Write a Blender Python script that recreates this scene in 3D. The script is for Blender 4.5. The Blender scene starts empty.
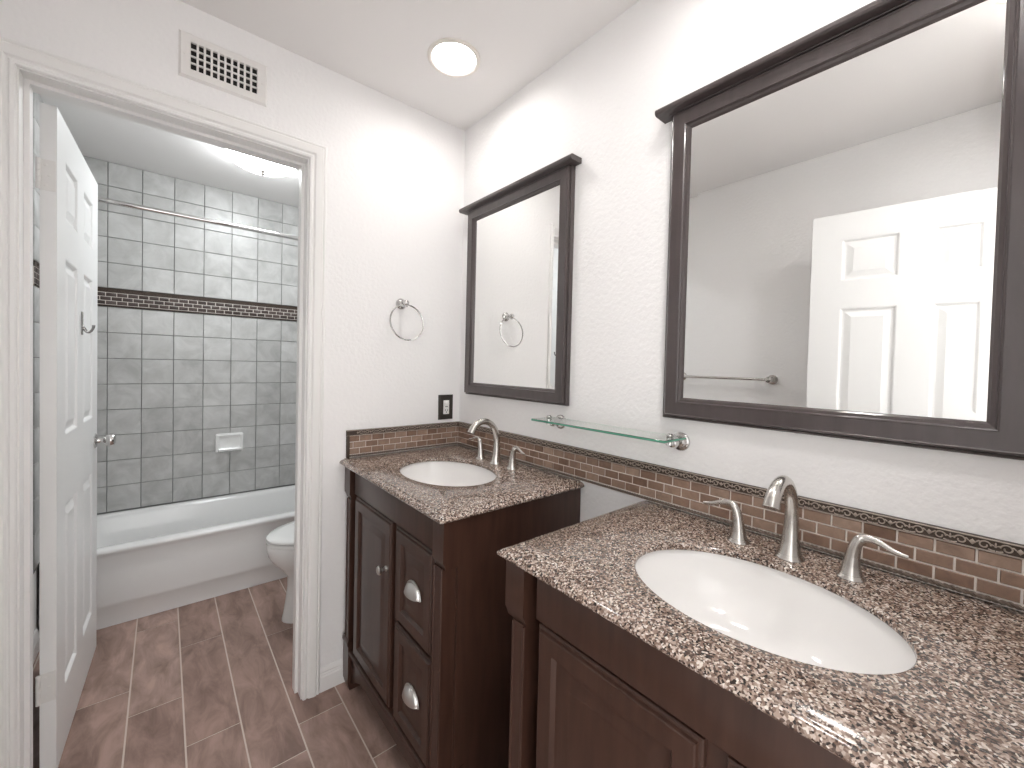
import bpy, bmesh, math, random
from mathutils import Vector, Matrix
random.seed(7)
PI = math.pi
sc = bpy.context.scene
COL = sc.collection

# ------------------------------------------------------------------ camera
cam_d = bpy.data.cameras.new('camera'); cam = bpy.data.objects.new('camera', cam_d); COL.objects.link(cam)
CX, CY, CZ = -1.1087, -1.7119, 1.3135
YAW, PITCH, ROLL, FPX = -0.69987, -0.02087, 0.02405, 413.365
cy_, sy_ = math.cos(YAW), math.sin(YAW)
fw = Vector((-sy_, cy_, 0)); rt = Vector((cy_, sy_, 0)); up = Vector((0, 0, 1))
f2 = fw*math.cos(PITCH) + up*math.sin(PITCH); u2 = up*math.cos(PITCH) - fw*math.sin(PITCH)
r3 = rt*math.cos(ROLL) + u2*math.sin(ROLL); u3 = u2*math.cos(ROLL) - rt*math.sin(ROLL)
cam.matrix_world = Matrix(((r3.x, u3.x, -f2.x, CX), (r3.y, u3.y, -f2.y, CY), (r3.z, u3.z, -f2.z, CZ), (0, 0, 0, 1)))
cam_d.sensor_fit = 'HORIZONTAL'; cam_d.sensor_width = 36.0
cam_d.lens = FPX/1024*36.0
cam_d.shift_y = -(384-373.909)/1024
cam_d.clip_start = 0.01
sc.camera = cam

# ------------------------------------------------------------------ world, exposure
w = bpy.data.worlds.new('world'); sc.world = w; w.use_nodes = True
bgn = w.node_tree.nodes['Background']
bgn.inputs[0].default_value = (1.0, 0.99, 0.98, 1); bgn.inputs[1].default_value = 1.35
vs = sc.view_settings
vs.view_transform = 'Standard'; vs.look = 'None'; vs.gamma = 1.0; vs.use_curve_mapping = False
vs.exposure = 1.12
CAN_POWER = 25.5      # emission of the vanity lamp lenses; the added fill takes a multiple
DOME_POWER = 19.0

# ------------------------------------------------------------------ helpers
def new_bm(): return bmesh.new()
def obj(name, bm, mat=None, parent=None, smooth=True, angle=35, recalc=True):
    if recalc: bmesh.ops.recalc_face_normals(bm, faces=bm.faces)
    me = bpy.data.meshes.new(name); bm.to_mesh(me); bm.free()
    if mat:
        for m in (mat if isinstance(mat, (list, tuple)) else [mat]): me.materials.append(m)
    if smooth:
        for p in me.polygons: p.use_smooth = True
        me.set_sharp_from_angle(angle=math.radians(angle))
    o = bpy.data.objects.new(name, me); COL.objects.link(o)
    if parent: o.parent = parent
    return o
def struct(name, bm, mat, parent=None, **k):
    o = obj(name, bm, mat, parent, **k)
    if not parent: o['kind'] = 'structure'
    return o
def thing(name, label, cat, loc=(0, 0, 0), rotz=0, group=None):
    o = bpy.data.objects.new(name, None); COL.objects.link(o)
    o.location = loc; o.rotation_euler = (0, 0, rotz); o.empty_display_size = .05
    o['label'] = label; o['category'] = cat
    if group: o['group'] = group
    return o
def tag(o, label, cat, group=None):
    o['label'] = label; o['category'] = cat
    if group: o['group'] = group
    return o
def dup(root, loc, label, group=None):
    r = root.copy(); COL.objects.link(r); r.location = loc; r['label'] = label
    if group: r['group'] = group
    for ch in list(root.children):
        c = ch.copy(); COL.objects.link(c); c.parent = r
        for g in list(ch.children):
            d = g.copy(); COL.objects.link(d); d.parent = c
    return r
def box(bm, x0, x1, y0, y1, z0, z1, bev=0, seg=2, mi=0):
    if x0 > x1: x0, x1 = x1, x0
    if y0 > y1: y0, y1 = y1, y0
    if z0 > z1: z0, z1 = z1, z0
    vs_ = [bm.verts.new(p) for p in ((x0,y0,z0),(x1,y0,z0),(x1,y1,z0),(x0,y1,z0),(x0,y0,z1),(x1,y0,z1),(x1,y1,z1),(x0,y1,z1))]
    fs = [bm.faces.new([vs_[i] for i in q]) for q in ((3,2,1,0),(4,5,6,7),(0,1,5,4),(1,2,6,5),(2,3,7,6),(3,0,4,7))]
    for f in fs: f.material_index = mi
    if bev:
        es = list({e for f in fs for e in f.edges})
        bmesh.ops.bevel(bm, geom=es, offset=bev, segments=seg, profile=.5, affect='EDGES')
def frame_of(t):
    t = t.normalized(); a = Vector((0, 0, 1)) if abs(t.z) < .9 else Vector((1, 0, 0))
    u = t.cross(a).normalized(); return u, t.cross(u).normalized()
def tube(bm, pts, rad, n=12, cap=True, closed=False, scale=None, mi=0):
    """tube through pts; rad float or list; parallel transported frame; scale = (su, sv) list flattening"""
    pts = [Vector(p) for p in pts]; N = len(pts)
    rads = rad if isinstance(rad, (list, tuple)) else [rad]*N
    rings = []; u = None
    for i, p in enumerate(pts):
        if closed: t = pts[(i+1) % N]-pts[i-1]
        else: t = pts[min(i+1, N-1)]-pts[max(i-1, 0)]
        t.normalize()
        if u is None: u, v = frame_of(t)
        else:
            u = (u - t*u.dot(t)).normalized(); v = t.cross(u)
        su, sv = (scale[i] if scale else (1, 1))
        rings.append([bm.verts.new(p + u*math.cos(2*PI*k/n)*rads[i]*su + v*math.sin(2*PI*k/n)*rads[i]*sv) for k in range(n)])
    for i in range(N if closed else N-1):
        a, b = rings[i], rings[(i+1) % N]
        for k in range(n):
            f = bm.faces.new((a[k], a[(k+1) % n], b[(k+1) % n], b[k])); f.material_index = mi
    if cap and not closed:
        bm.faces.new(rings[0]).material_index = mi; bm.faces.new(rings[-1]).material_index = mi
    return rings
def lathe(bm, prof, origin=(0, 0, 0), axis=(0, 0, 1), n=32, mi=0, cap=True):
    """prof: list of (radius, distance along axis)"""
    o = Vector(origin); ax = Vector(axis).normalized(); u, v = frame_of(ax)
    rings = []
    for r, h in prof:
        if r < 1e-6: rings.append([bm.verts.new(o+ax*h)])
        else: rings.append([bm.verts.new(o+ax*h+u*math.cos(2*PI*k/n)*r+v*math.sin(2*PI*k/n)*r) for k in range(n)])
    for a, b in zip(rings, rings[1:]):
        if len(a) == 1 and len(b) == 1: continue
        for k in range(n):
            k2 = (k+1) % n
            if len(a) == 1: f = bm.faces.new((a[0], b[k], b[k2]))
            elif len(b) == 1: f = bm.faces.new((a[k], a[k2], b[0]))
            else: f = bm.faces.new((a[k], a[k2], b[k2], b[k]))
            f.material_index = mi
    if cap:
        for r in (rings[0], rings[-1]):
            if len(r) > 1: bm.faces.new(r).material_index = mi
def loft(bm, rings, cap0=True, cap1=True, closed=True, mi=0):
    R = [[bm.verts.new(p) for p in r] for r in rings]
    n = len(R[0])
    for a, b in zip(R, R[1:]):
        for k in range(n if closed else n-1):
            k2 = (k+1) % n
            bm.faces.new((a[k], a[k2], b[k2], b[k])).material_index = mi
    if cap0: bm.faces.new(R[0]).material_index = mi
    if cap1: bm.faces.new(R[-1]).material_index = mi
    return R
def prism_y(bm, poly, y0, y1, mi=0):   # poly in (x,z), extruded along y
    loft(bm, [[(x, y0, z) for x, z in poly], [(x, y1, z) for x, z in poly]], mi=mi)
def smooth_path(pts, k=6):
    P = [Vector(p) for p in pts]; out = []
    for i in range(len(P)-1):
        p0, p1, p2, p3 = P[max(i-1, 0)], P[i], P[i+1], P[min(i+2, len(P)-1)]
        for j in range(k):
            t = j/k
            out.append(.5*((2*p1)+(-p0+p2)*t+(2*p0-5*p1+4*p2-p3)*t*t+(-p0+3*p1-3*p2+p3)*t*t*t))
    out.append(P[-1]); return out
def lerp_list(vals, n):
    m = len(vals)-1; out = []
    for i in range(n):
        t = i/(n-1)*m; a = min(int(t), m-1); f = t-a
        out.append(vals[a]*(1-f)+vals[a+1]*f)
    return out
def panel_rings(bm, org, U, V, N, u0, u1, v0, v1, rings, mi=0):
    """nested rectangles: rings = [(inset, height)], from outer to centre, last one capped"""
    org, U, V, N = Vector(org), Vector(U), Vector(V), Vector(N); R = []
    for ins, h in rings:
        R.append([bm.verts.new(org+U*a+V*b+N*h) for a, b in ((u0+ins, v0+ins), (u1-ins, v0+ins), (u1-ins, v1-ins), (u0+ins, v1-ins))])
    for a, b in zip(R, R[1:]):
        for k in range(4):
            bm.faces.new((a[k], a[(k+1) % 4], b[(k+1) % 4], b[k])).material_index = mi
    bm.faces.new(R[-1]).material_index = mi

# ------------------------------------------------------------------ materials
def mat(name, col, rough=.5, metal=0, coat=0, spec=.5, emit=None, estr=0, bump=None, trans=0, ior=1.45):
    m = bpy.data.materials.new(name); m.use_nodes = True
    nt = m.node_tree; b = nt.nodes['Principled BSDF']
    b.inputs['Base Color'].default_value = (*col, 1); b.inputs['Roughness'].default_value = rough
    b.inputs['Metallic'].default_value = metal; b.inputs['Coat Weight'].default_value = coat
    b.inputs['Coat Roughness'].default_value = .08
    b.inputs['Specular IOR Level'].default_value = spec
    b.inputs['Transmission Weight'].default_value = trans; b.inputs['IOR'].default_value = ior
    if emit: b.inputs['Emission Color'].default_value = (*emit, 1); b.inputs['Emission Strength'].default_value = estr
    if bump:
        sc_, st, dist, det = bump
        tc = nt.nodes.new('ShaderNodeTexCoord'); nz = nt.nodes.new('ShaderNodeTexNoise'); bp = nt.nodes.new('ShaderNodeBump')
        nz.inputs['Scale'].default_value = sc_; nz.inputs['Detail'].default_value = det
        bp.inputs['Strength'].default_value = st; bp.inputs['Distance'].default_value = dist
        nt.links.new(tc.outputs['Object'], nz.inputs['Vector']); nt.links.new(nz.outputs['Fac'], bp.inputs['Height'])
        nt.links.new(bp.outputs['Normal'], b.inputs['Normal'])
    return m
def nodes_of(m):
    nt = m.node_tree; return nt, nt.nodes['Principled BSDF'], (lambda t: nt.nodes.new(t)), nt.links.new
def ramp(nt, stops, interp='LINEAR'):
    r = nt.nodes.new('ShaderNodeValToRGB'); r.color_ramp.interpolation = interp
    e = r.color_ramp.elements
    while len(e) < len(stops): e.new(.5)
    for i, (p, c) in enumerate(stops): e[i].position = p; e[i].color = (*c, 1)
    return r

M = {}
M['wall'] = mat('wall_paint', (.915, .905, .90), .6, bump=(75, .55, .003, 2))
M['ceiling'] = mat('ceiling_paint', (.91, .895, .885), .75, bump=(60, .15, .002, 2))
M['trim'] = mat('trim_paint', (.88, .87, .855), .32)
M['door'] = mat('door_paint', (.86, .86, .855), .33)
M['hinge'] = mat('painted_hinge', (.80, .79, .77), .35)
M['porcelain'] = mat('porcelain', (.87, .87, .86), .08, coat=.3)
M['tub'] = mat('tub_enamel', (.86, .86, .855), .12, coat=.3)
M['sink'] = mat('sink_china', (.90, .885, .87), .08, coat=.3)
M['nickel'] = mat('brushed_nickel', (.60, .575, .545), .22, metal=1)
M['satin'] = mat('satin_pull', (.62, .61, .59), .28, metal=1)
M['chrome'] = mat('polished_chrome', (.62, .61, .60), .08, metal=1)
M['steel'] = mat('dark_steel', (.30, .295, .29), .2, metal=1)
M['mirror'] = mat('mirror_silver', (.90, .905, .895), .0, metal=1)
M['plate'] = mat('bronze_plate', (.05, .042, .036), .38, metal=.3)
M['white_plastic'] = mat('white_plastic', (.85, .85, .83), .3)
M['dark'] = mat('dark_void', (.015, .013, .012), .8)
M['vent'] = mat('vent_enamel', (.84, .82, .80), .4)
M['relief'] = mat('relief_metal', (.40, .335, .285), .42, metal=.3)
M['relief_back'] = mat('relief_back', (.060, .042, .032), .5, metal=.2)
M['rope'] = mat('rope_liner', (.15, .112, .088), .4, metal=.2)
M['grout_cream'] = mat('cream_grout', (.86, .80, .75), .8)
M['grout_grey'] = mat('grey_grout', (.20, .20, .195), .8)
M['grout_floor'] = mat('floor_grout', (.62, .54, .48), .8)
M['lens'] = mat('lamp_lens', (.9, .9, .9), .4, emit=(1, .97, .945), estr=CAN_POWER)
M['lens_fill'] = mat('fill_lens', (.9, .9, .9), .4, emit=(1, .98, .965), estr=CAN_POWER*2.1)  # stronger lens for the added fill light near the entrance
M['dome'] = mat('dome_glass', (.9, .93, .92), .3, emit=(.95, .985, 1.0), estr=DOME_POWER)
M['reflector'] = mat('white_reflector', (.88, .87, .85), .3)
M['ring'] = mat('lamp_trim', (.86, .82, .76), .35)

def wood(name, c1, c2, rough, coat):
    m = mat(name, c1, rough, coat=coat); nt, b, N, L = nodes_of(m)
    tc = N('ShaderNodeTexCoord'); mp = N('ShaderNodeMapping'); mp.inputs['Scale'].default_value = (6, 6, .7)
    nz = N('ShaderNodeTexNoise'); nz.inputs['Scale'].default_value = 9; nz.inputs['Detail'].default_value = 6
    r = ramp(nt, [(.3, c1), (.7, c2)])
    L(tc.outputs['Object'], mp.inputs['Vector']); L(mp.outputs['Vector'], nz.inputs['Vector'])
    L(nz.outputs['Fac'], r.inputs['Fac']); L(r.outputs['Color'], b.inputs['Base Color'])
    return m
M['wood'] = wood('espresso_wood', (.040, .0175, .0115), (.060, .0280, .0190), .36, .2)
M['frame'] = wood('mirror_frame_wood', (.058, .045, .044), (.074, .058, .057), .30, .5)

def island_tile(name, stops, rough, vein=None, bumpy=0, stretch=(1, 1, 1), scale=8, coat=0):
    """colour differs from one tile to the next, with soft clouding in each"""
    m = mat(name, (.5, .5, .5), rough, coat=coat); nt, b, N, L = nodes_of(m)
    g = N('ShaderNodeNewGeometry'); tc = N('ShaderNodeTexCoord'); mp = N('ShaderNodeMapping'); mp.inputs['Scale'].default_value = stretch
    r = ramp(nt, stops); nz = N('ShaderNodeTexNoise'); nz.inputs['Scale'].default_value = scale; nz.inputs['Detail'].default_value = 7
    nz.inputs['Roughness'].default_value = .62; nz.inputs['Distortion'].default_value = .6
    add = N('ShaderNodeVectorMath'); add.operation = 'ADD'; comb = N('ShaderNodeCombineXYZ'); mul = N('ShaderNodeMath'); mul.operation = 'MULTIPLY'; mul.inputs[1].default_value = 37
    L(g.outputs['Random Per Island'], mul.inputs[0]); L(mul.outputs[0], comb.inputs[0]); L(mul.outputs[0], comb.inputs[1]); L(mul.outputs[0], comb.inputs[2])
    L(tc.outputs['Object'], mp.inputs['Vector']); L(mp.outputs['Vector'], add.inputs[0]); L(comb.outputs[0], add.inputs[1])
    L(add.outputs[0], nz.inputs['Vector'])
    mix = N('ShaderNodeMix'); mix.data_type = 'RGBA'; mix.blend_type = 'OVERLAY'; mix.inputs[0].default_value = 1
    r2 = ramp(nt, vein or [(.3, (.42, .42, .42)), (.7, (.58, .58, .58))])
    L(g.outputs['Random Per Island'], r.inputs['Fac']); L(nz.outputs['Fac'], r2.inputs['Fac'])
    L(r.outputs['Color'], mix.inputs[6]); L(r2.outputs['Color'], mix.inputs[7]); L(mix.outputs[2], b.inputs['Base Color'])
    if bumpy:
        bp = N('ShaderNodeBump'); bp.inputs['Strength'].default_value = bumpy; bp.inputs['Distance'].default_value = .002
        L(nz.outputs['Fac'], bp.inputs['Height']); L(bp.outputs['Normal'], b.inputs['Normal'])
    return m
M['plank'] = island_tile('wood_look_plank', [(0, (.27, .178, .150)), (.5, (.32, .220, .188)), (1, (.38, .268, .233))], .42,
                         vein=[(.34, (.34, .32, .305)), (.5, (.5, .49, .48)), (.66, (.68, .67, .66))], bumpy=.12, stretch=(2.0, .7, 1), scale=8)
M['tile'] = island_tile('grey_wall_tile', [(0, (.48, .48, .47)), (1, (.55, .55, .54))], .30,
                        vein=[(.32, (.40, .40, .40)), (.68, (.59, .59, .59))], scale=9)
M['brick'] = island_tile('brown_mosaic_brick', [(0, (.195, .120, .085)), (.5, (.265, .175, .130)), (1, (.35, .25, .195))], .36,
                         vein=[(.3, (.38, .37, .36)), (.7, (.6, .59, .58))], scale=38, bumpy=.1)
M['brick_dark'] = island_tile('dark_mosaic_brick', [(0, (.050, .036, .031)), (1, (.105, .078, .068))], .36, scale=30)

def granite():
    m = mat('speckled_granite', (.3, .25, .22), .16, coat=.4); nt, b, N, L = nodes_of(m)
    tc = N('ShaderNodeTexCoord'); nz = N('ShaderNodeTexNoise'); nz.inputs['Scale'].default_value = 120; nz.inputs['Detail'].default_value = 2
    mx = N('ShaderNodeMix'); mx.data_type = 'VECTOR'; mx.inputs[0].default_value = .0035
    L(tc.outputs['Object'], nz.inputs['Vector']); L(tc.outputs['Object'], mx.inputs[4]); L(nz.outputs['Color'], mx.inputs[5])
    v = N('ShaderNodeTexVoronoi'); v.inputs['Scale'].default_value = 340
    L(mx.outputs[1], v.inputs['Vector'])
    sp = N('ShaderNodeSeparateColor'); L(v.outputs['Color'], sp.inputs[0])
    r = ramp(nt, [(0, (.026, .017, .014)), (.15, (.080, .052, .041)), (.31, (.175, .120, .095)), (.50, (.29, .218, .180)), (.70, (.43, .355, .308)), (.88, (.62, .555, .500))], 'CONSTANT')
    L(sp.outputs[0], r.inputs['Fac'])
    v2 = N('ShaderNodeTexVoronoi'); v2.inputs['Scale'].default_value = 95; L(mx.outputs[1], v2.inputs['Vector'])
    sp2 = N('ShaderNodeSeparateColor'); L(v2.outputs['Color'], sp2.inputs[0])
    r2 = ramp(nt, [(0, (.36, .32, .30)), (.3, (.47, .46, .45)), (.7, (.58, .57, .56))], 'LINEAR'); L(sp2.outputs[1], r2.inputs['Fac'])
    mix = N('ShaderNodeMix'); mix.data_type = 'RGBA'; mix.blend_type = 'OVERLAY'; mix.inputs[0].default_value = .8
    L(r.outputs['Color'], mix.inputs[6]); L(r2.outputs['Color'], mix.inputs[7]); L(mix.outputs[2], b.inputs['Base Color'])
    return m
M['granite'] = granite()

def glass_mat(name, col, edge):
    m = mat(name, col, .02, trans=1, ior=1.5); return m
M['glass'] = glass_mat('shelf_glass_face', (.93, .99, .96), 0)
M['glass_edge'] = mat('shelf_glass_edge', (.09, .33, .22), .12, coat=.5)

# ------------------------------------------------------------------ room shell
XL, H = -1.54, 2.44          # left wall plane, ceiling height
YF = -1.86                   # front wall (behind the camera) inner plane
YT = 1.676                   # tiled wall behind the tub
XO0, XO1, ZO = -1.408, -.698, 2.07   # opening to the tub room (clear)
JT = .02
WT = .12

# floor: grout bed plus individual wood-look planks
bm = new_bm()
box(bm, XL-.1, .1, YF-.9, YT+.1, -.06, -.0015, mi=1)
pit = .1575; x_base = -1.2045
joints = {0: [.455], 1: [.903, .296], 2: [.642, .023], 3: [-.239], 4: [.50, -.115], 5: [.205], -1: [.06]}
for c in range(-3, 9):
    xa = x_base+(c-1)*pit; xb = xa+pit
    js = joints.get(c, [random.uniform(-.3, .3)])
    ys = sorted(js)
    while ys[0] > YF-.9: ys.insert(0, ys[0]-.612)
    while ys[-1] < YT+.1: ys.append(ys[-1]+(1.3 if (c == 3 and ys[-1] > -.3 and ys[-1] < 0) else .612))
    xa_, xb_ = max(xa+.0026, XL-.09), min(xb-.0026, .09)
    if xb_ <= xa_: continue
    for a, b_ in zip(ys, ys[1:]):
        a2, b2 = max(a+.0026, YF-.88), min(b_-.0026, YT+.08)
        if b2-a2 < .01: continue
        box(bm, xa_, xb_, a2, b2, -.01, 0)
struct('floor', bm, [M['plank'], M['grout_floor']], smooth=False)

CANS = ((-.296, -.372), (-.34, -1.32), (-.78, -1.775))  # last position is an added fill light, out of view
bm = new_bm(); es = []
def loop_edges(pts):
    v = [bm.verts.new((x, y, H)) for x, y in pts]; return [bm.edges.new((v[i], v[(i+1) % len(v)])) for i in range(len(v))]
es += loop_edges([(XL-.1, YF-.12), (.1, YF-.12), (.1, YT+.1), (XL-.1, YT+.1)])
for cx, cy in CANS: es += loop_edges([(cx+.0805*math.cos(2*PI*k/48), cy+.0805*math.sin(2*PI*k/48)) for k in range(48)])
bmesh.ops.triangle_fill(bm, use_beauty=True, use_dissolve=False, edges=es)
for f in bm.faces:
    f.normal_update()
    if f.normal.z > 0: f.normal_flip()
box(bm, XL-.1, .1, YF-.12, YT+.1, H+.13, H+.16)
for x0, x1, y0, y1 in ((XL-.1, XL-.08, YF-.12, YT+.1), (.08, .1, YF-.12, YT+.1), (XL-.08, .08, YF-.12, YF-.10), (XL-.08, .08, YT+.08, YT+.1)): box(bm, x0, x1, y0, y1, H+.0005, H+.13)
struct('ceiling', bm, M['ceiling'], smooth=False, recalc=False)
bm = new_bm(); box(bm, 0, .1, YF-.12, YT+.1, 0, H); struct('wall_right', bm, M['wall'], smooth=False)
bm = new_bm(); box(bm, XL-.1, XL, YF-.12, YT+.1, 0, H); struct('wall_left', bm, M['wall'], smooth=False)
bm = new_bm()
box(bm, XL, XO0-JT, 0, WT, 0, H); box(bm, XO1+JT, 0, 0, WT, 0, H); box(bm, XO0-JT, XO1+JT, 0, WT, ZO+JT, H)
struct('wall_back', bm, M['wall'], smooth=False)
FX0, FX1, FZ = -1.43, -.66, 2.06    # entrance opening in the wall behind the camera
bm = new_bm()
box(bm, XL, FX0-JT, YF-.12, YF, 0, H); box(bm, FX1+JT, 0, YF-.12, YF, 0, H); box(bm, FX0-JT, FX1+JT, YF-.12, YF, FZ+JT, H)
struct('wall_front', bm, M['wall'], smooth=False)
bm = new_bm(); box(bm, XL, 0, YT+.008, YT+.1, 0, H); struct('wall_tub', bm, M['wall'], smooth=False)

def casing(bm, x0, x1, zt, y, sgn):
    # moulded profile: (distance outward from opening, projection)
    prof = [(0.004, 0), (.004, .009), (.007, .013), (.014, .0145), (.018, .010), (.021, .010), (.026, .0155), (.042, .019), (.050, .0185), (.054, .014), (.058, .0165), (.062, .0155), (.0655, .011), (.0655, 0)]
    rings = []
    for (cx, cz, sx) in ((x0, 0, -1), (x0, zt, -1), (x1, zt, 1), (x1, 0, 1)):
        rings.append([(cx+sx*d, y+sgn*p, cz+(d if cz > 0 else 0)) for d, p in prof])
    loft(bm, rings)
def jamb(bm, x0, x1, zt, y0, y1, stop):
    box(bm, x0-JT, x0, y0, y1, 0, zt+JT); box(bm, x1, x1+JT, y0, y1, 0, zt+JT); box(bm, x0, x1, y0, y1, zt, zt+JT)
    s0, s1 = stop
    box(bm, x0, x0+.011, s0, s1, 0, zt); box(bm, x1-.011, x1, s0, s1, 0, zt); box(bm, x0+.011, x1-.011, s0, s1, zt-.011, zt)
bm = new_bm(); casing(bm, XO0, XO1, ZO, 0, -1); struct('trim_1', bm, M['trim'], angle=25)
bm = new_bm(); jamb(bm, XO0, XO1, ZO, -.001, WT+.001, (.045, .083)); struct('trim_2', bm, M['trim'], smooth=False)
bm = new_bm(); casing(bm, XO0, XO1, ZO, WT, 1); struct('trim_3', bm, M['trim'], angle=25)
bm = new_bm(); casing(bm, FX0, FX1, FZ, YF, 1); struct('trim_4', bm, M['trim'], angle=25)
bm = new_bm(); jamb(bm, FX0, FX1, FZ, YF-.121, YF+.001, (YF-.075, YF-.04)); struct('trim_5', bm, M['trim'], smooth=False)

BB = [(0, 0), (.014, 0), (.014, .058), (.0115, .063), (.0115, .068), (.009, .072), (.010, .078), (.007, .086), (.003, .092), (0, .092)]
def baseboard(name, p0, p1, nrm):
    bm = new_bm(); p0, p1, nrm = Vector(p0), Vector(p1), Vector(nrm)
    loft(bm, [[p+nrm*d+Vector((0, 0, z)) for d, z in BB] for p in (p0, p1)]); struct(name, bm, M['trim'], angle=25)
baseboard('baseboard_back', (XO1+.066, 0, 0), (-.525, 0, 0), (0, -1, 0))
baseboard('baseboard_left', (XL, -1.80, 0), (XL, 0, 0), (1, 0, 0))
baseboard('baseboard_right', (0, -1.045, 0), (0, -.785, 0), (-1, 0, 0))
baseboard('baseboard_right_tub_room', (0, WT+.0, 0), (0, 1.02, 0), (-1, 0, 0))
baseboard('baseboard_left_tub_room', (XL, WT+.0, 0), (XL, 1.02, 0), (1, 0, 0))

# ---- tile surround: back wall plus the two short side returns around the tub
ZR = .388
def tile_field(bm, org, U, V, N, width, offs, rows, th=.008, pitch=.1505, gap=.003):
    """tiles as shallow pillowed blocks"""
    org, U, V, N = Vector(org), Vector(U), Vector(V), Vector(N)
    es = [0]; x = offs
    while x < width-.005:
        if x > .01: es.append(x)
        x += pitch
    es.append(width)
    for z0, z1 in rows:
        for a, b_ in zip(es, es[1:]):
            a1, b1 = a+gap/2, b_-gap/2; c0, c1 = z0+gap/2, z1-gap/2
            rings = []
            for ins, h in ((0, 0), (0, th-.0015), (.0015, th)):
                rings.append([org+U*(a1+ins)+V*(c0+ins)+N*h, org+U*(b1-ins)+V*(c0+ins)+N*h, org+U*(b1-ins)+V*(c1-ins)+N*h, org+U*(a1+ins)+V*(c1-ins)+N*h])
            loft(bm, rings, cap0=False)
rows_lo = [(ZR+.1515*i, ZR+.1515*(i+1)) for i in range(8)]
zb0 = rows_lo[-1][1]; zb1 = zb0+.110
rows_hi = [(zb1+.1475*i, zb1+.1475*(i+1)) for i in range(4)]
rows_hi.append((rows_hi[-1][1], H))
if rows_hi[-1][1]-rows_hi[-1][0] < .03: rows_hi.pop()
TD = .75
bm = new_bm()
box(bm, XL, 0, YT+.0015, YT+.009, ZR-.02, H, mi=1)
tile_field(bm, (XL, YT+.0025, 0), (1, 0, 0), (0, 0, 1), (0, -1, 0), 1.54, (-1.364-XL) % .1505, rows_lo+rows_hi)
struct('wall_tub_tiles', bm, [M['tile'], M['grout_grey']], angle=30)
bm = new_bm()
box(bm, -.0065, 0, YT-TD, YT+.001, ZR-.02, H, mi=1)
tile_field(bm, (-.0065, YT-.006, 0), (0, -1, 0), (0, 0, 1), (-1, 0, 0), TD-.006, .13, rows_lo+rows_hi, th=.0065)
struct('wall_right_tiles', bm, [M['tile'], M['grout_grey']], angle=50)
bm = new_bm()
box(bm, XL, XL+.0065, YT-TD, YT+.001, ZR-.02, H, mi=1)
tile_field(bm, (XL+.0065, YT-.006, 0), (0, -1, 0), (0, 0, 1), (1, 0, 0), TD-.006, .13, rows_lo+rows_hi, th=.0065)
struct('wall_left_tiles', bm, [M['tile'], M['grout_grey']], angle=50)

# ------------------------------------------------------------------ mosaic strips (bricks, scroll border, rope)
def bricks(bm, org, U, V, N, width, nrow, bl, bh, gap, th, phase=0, mi=0):
    org, U, V, N = Vector(org), Vector(U), Vector(V), Vector(N)
    for r in range(nrow):
        z0 = r*bh; x = -bl+phase-(bl/2 if r % 2 else 0)
        while x < width:
            a, b_ = max(x+gap/2, 0.0005), min(x+bl-gap/2, width-.0005)
            if b_-a > .003:
                rings = []
                for ins, h in ((0, 0), (0, th-.001), (.001, th)):
                    rings.append([org+U*(a+ins)+V*(z0+gap/2+ins)+N*h, org+U*(b_-ins)+V*(z0+gap/2+ins)+N*h, org+U*(b_-ins)+V*(z0+bh-gap/2-ins)+N*h, org+U*(a+ins)+V*(z0+bh-gap/2-ins)+N*h])
                loft(bm, rings, cap0=False, mi=mi)
            x += bl
def scroll_motif():
    """polylines in (u, v) for one repeat .052 wide, v from 0 to .022"""
    L_ = []
    for s in (1, -1):
        c = []
        # spiral volute growing out of the fleur to a curl
        for i in range(26):
            t = i/25; a = -PI*.15+t*PI*2.1; r = .0074*(1-.62*t)
            c.append((s*(.0130)+s*r*math.cos(a+PI*1.15)*1.05, .0105+r*math.sin(-(a+PI*1.15))*1.05))
        L_.append(c)
        L_.append([(s*.0005, .0035), (s*.004, .0032), (s*.0085, .0048)])
        L_.append([(s*.0165, .0140), (s*.0195, .0155), (s*.0225, .0125)])
    return L_
MOT = scroll_motif()
def blob(bm, c, U, V, N, a, b_, h, rot=0, n=8, mi=0):
    ring = []
    ca, sa = math.cos(rot), math.sin(rot)
    for lv, (k, hh) in enumerate(((1, 0), (.72, .7), (0, 1))):
        if k == 0: ring.append([bm.verts.new(c+N*h)])
        else: ring.append([bm.verts.new(c+U*(k*(a*math.cos(2*PI*j/n)*ca-b_*math.sin(2*PI*j/n)*sa))+V*(k*(a*math.cos(2*PI*j/n)*sa+b_*math.sin(2*PI*j/n)*ca))+N*h*hh) for j in range(n)])
    for j in range(n):
        j2 = (j+1) % n
        bm.faces.new((ring[0][j], ring[0][j2], ring[1][j2], ring[1][j])).material_index = mi
        bm.faces.new((ring[1][j], ring[1][j2], ring[2][0])).material_index = mi
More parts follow.
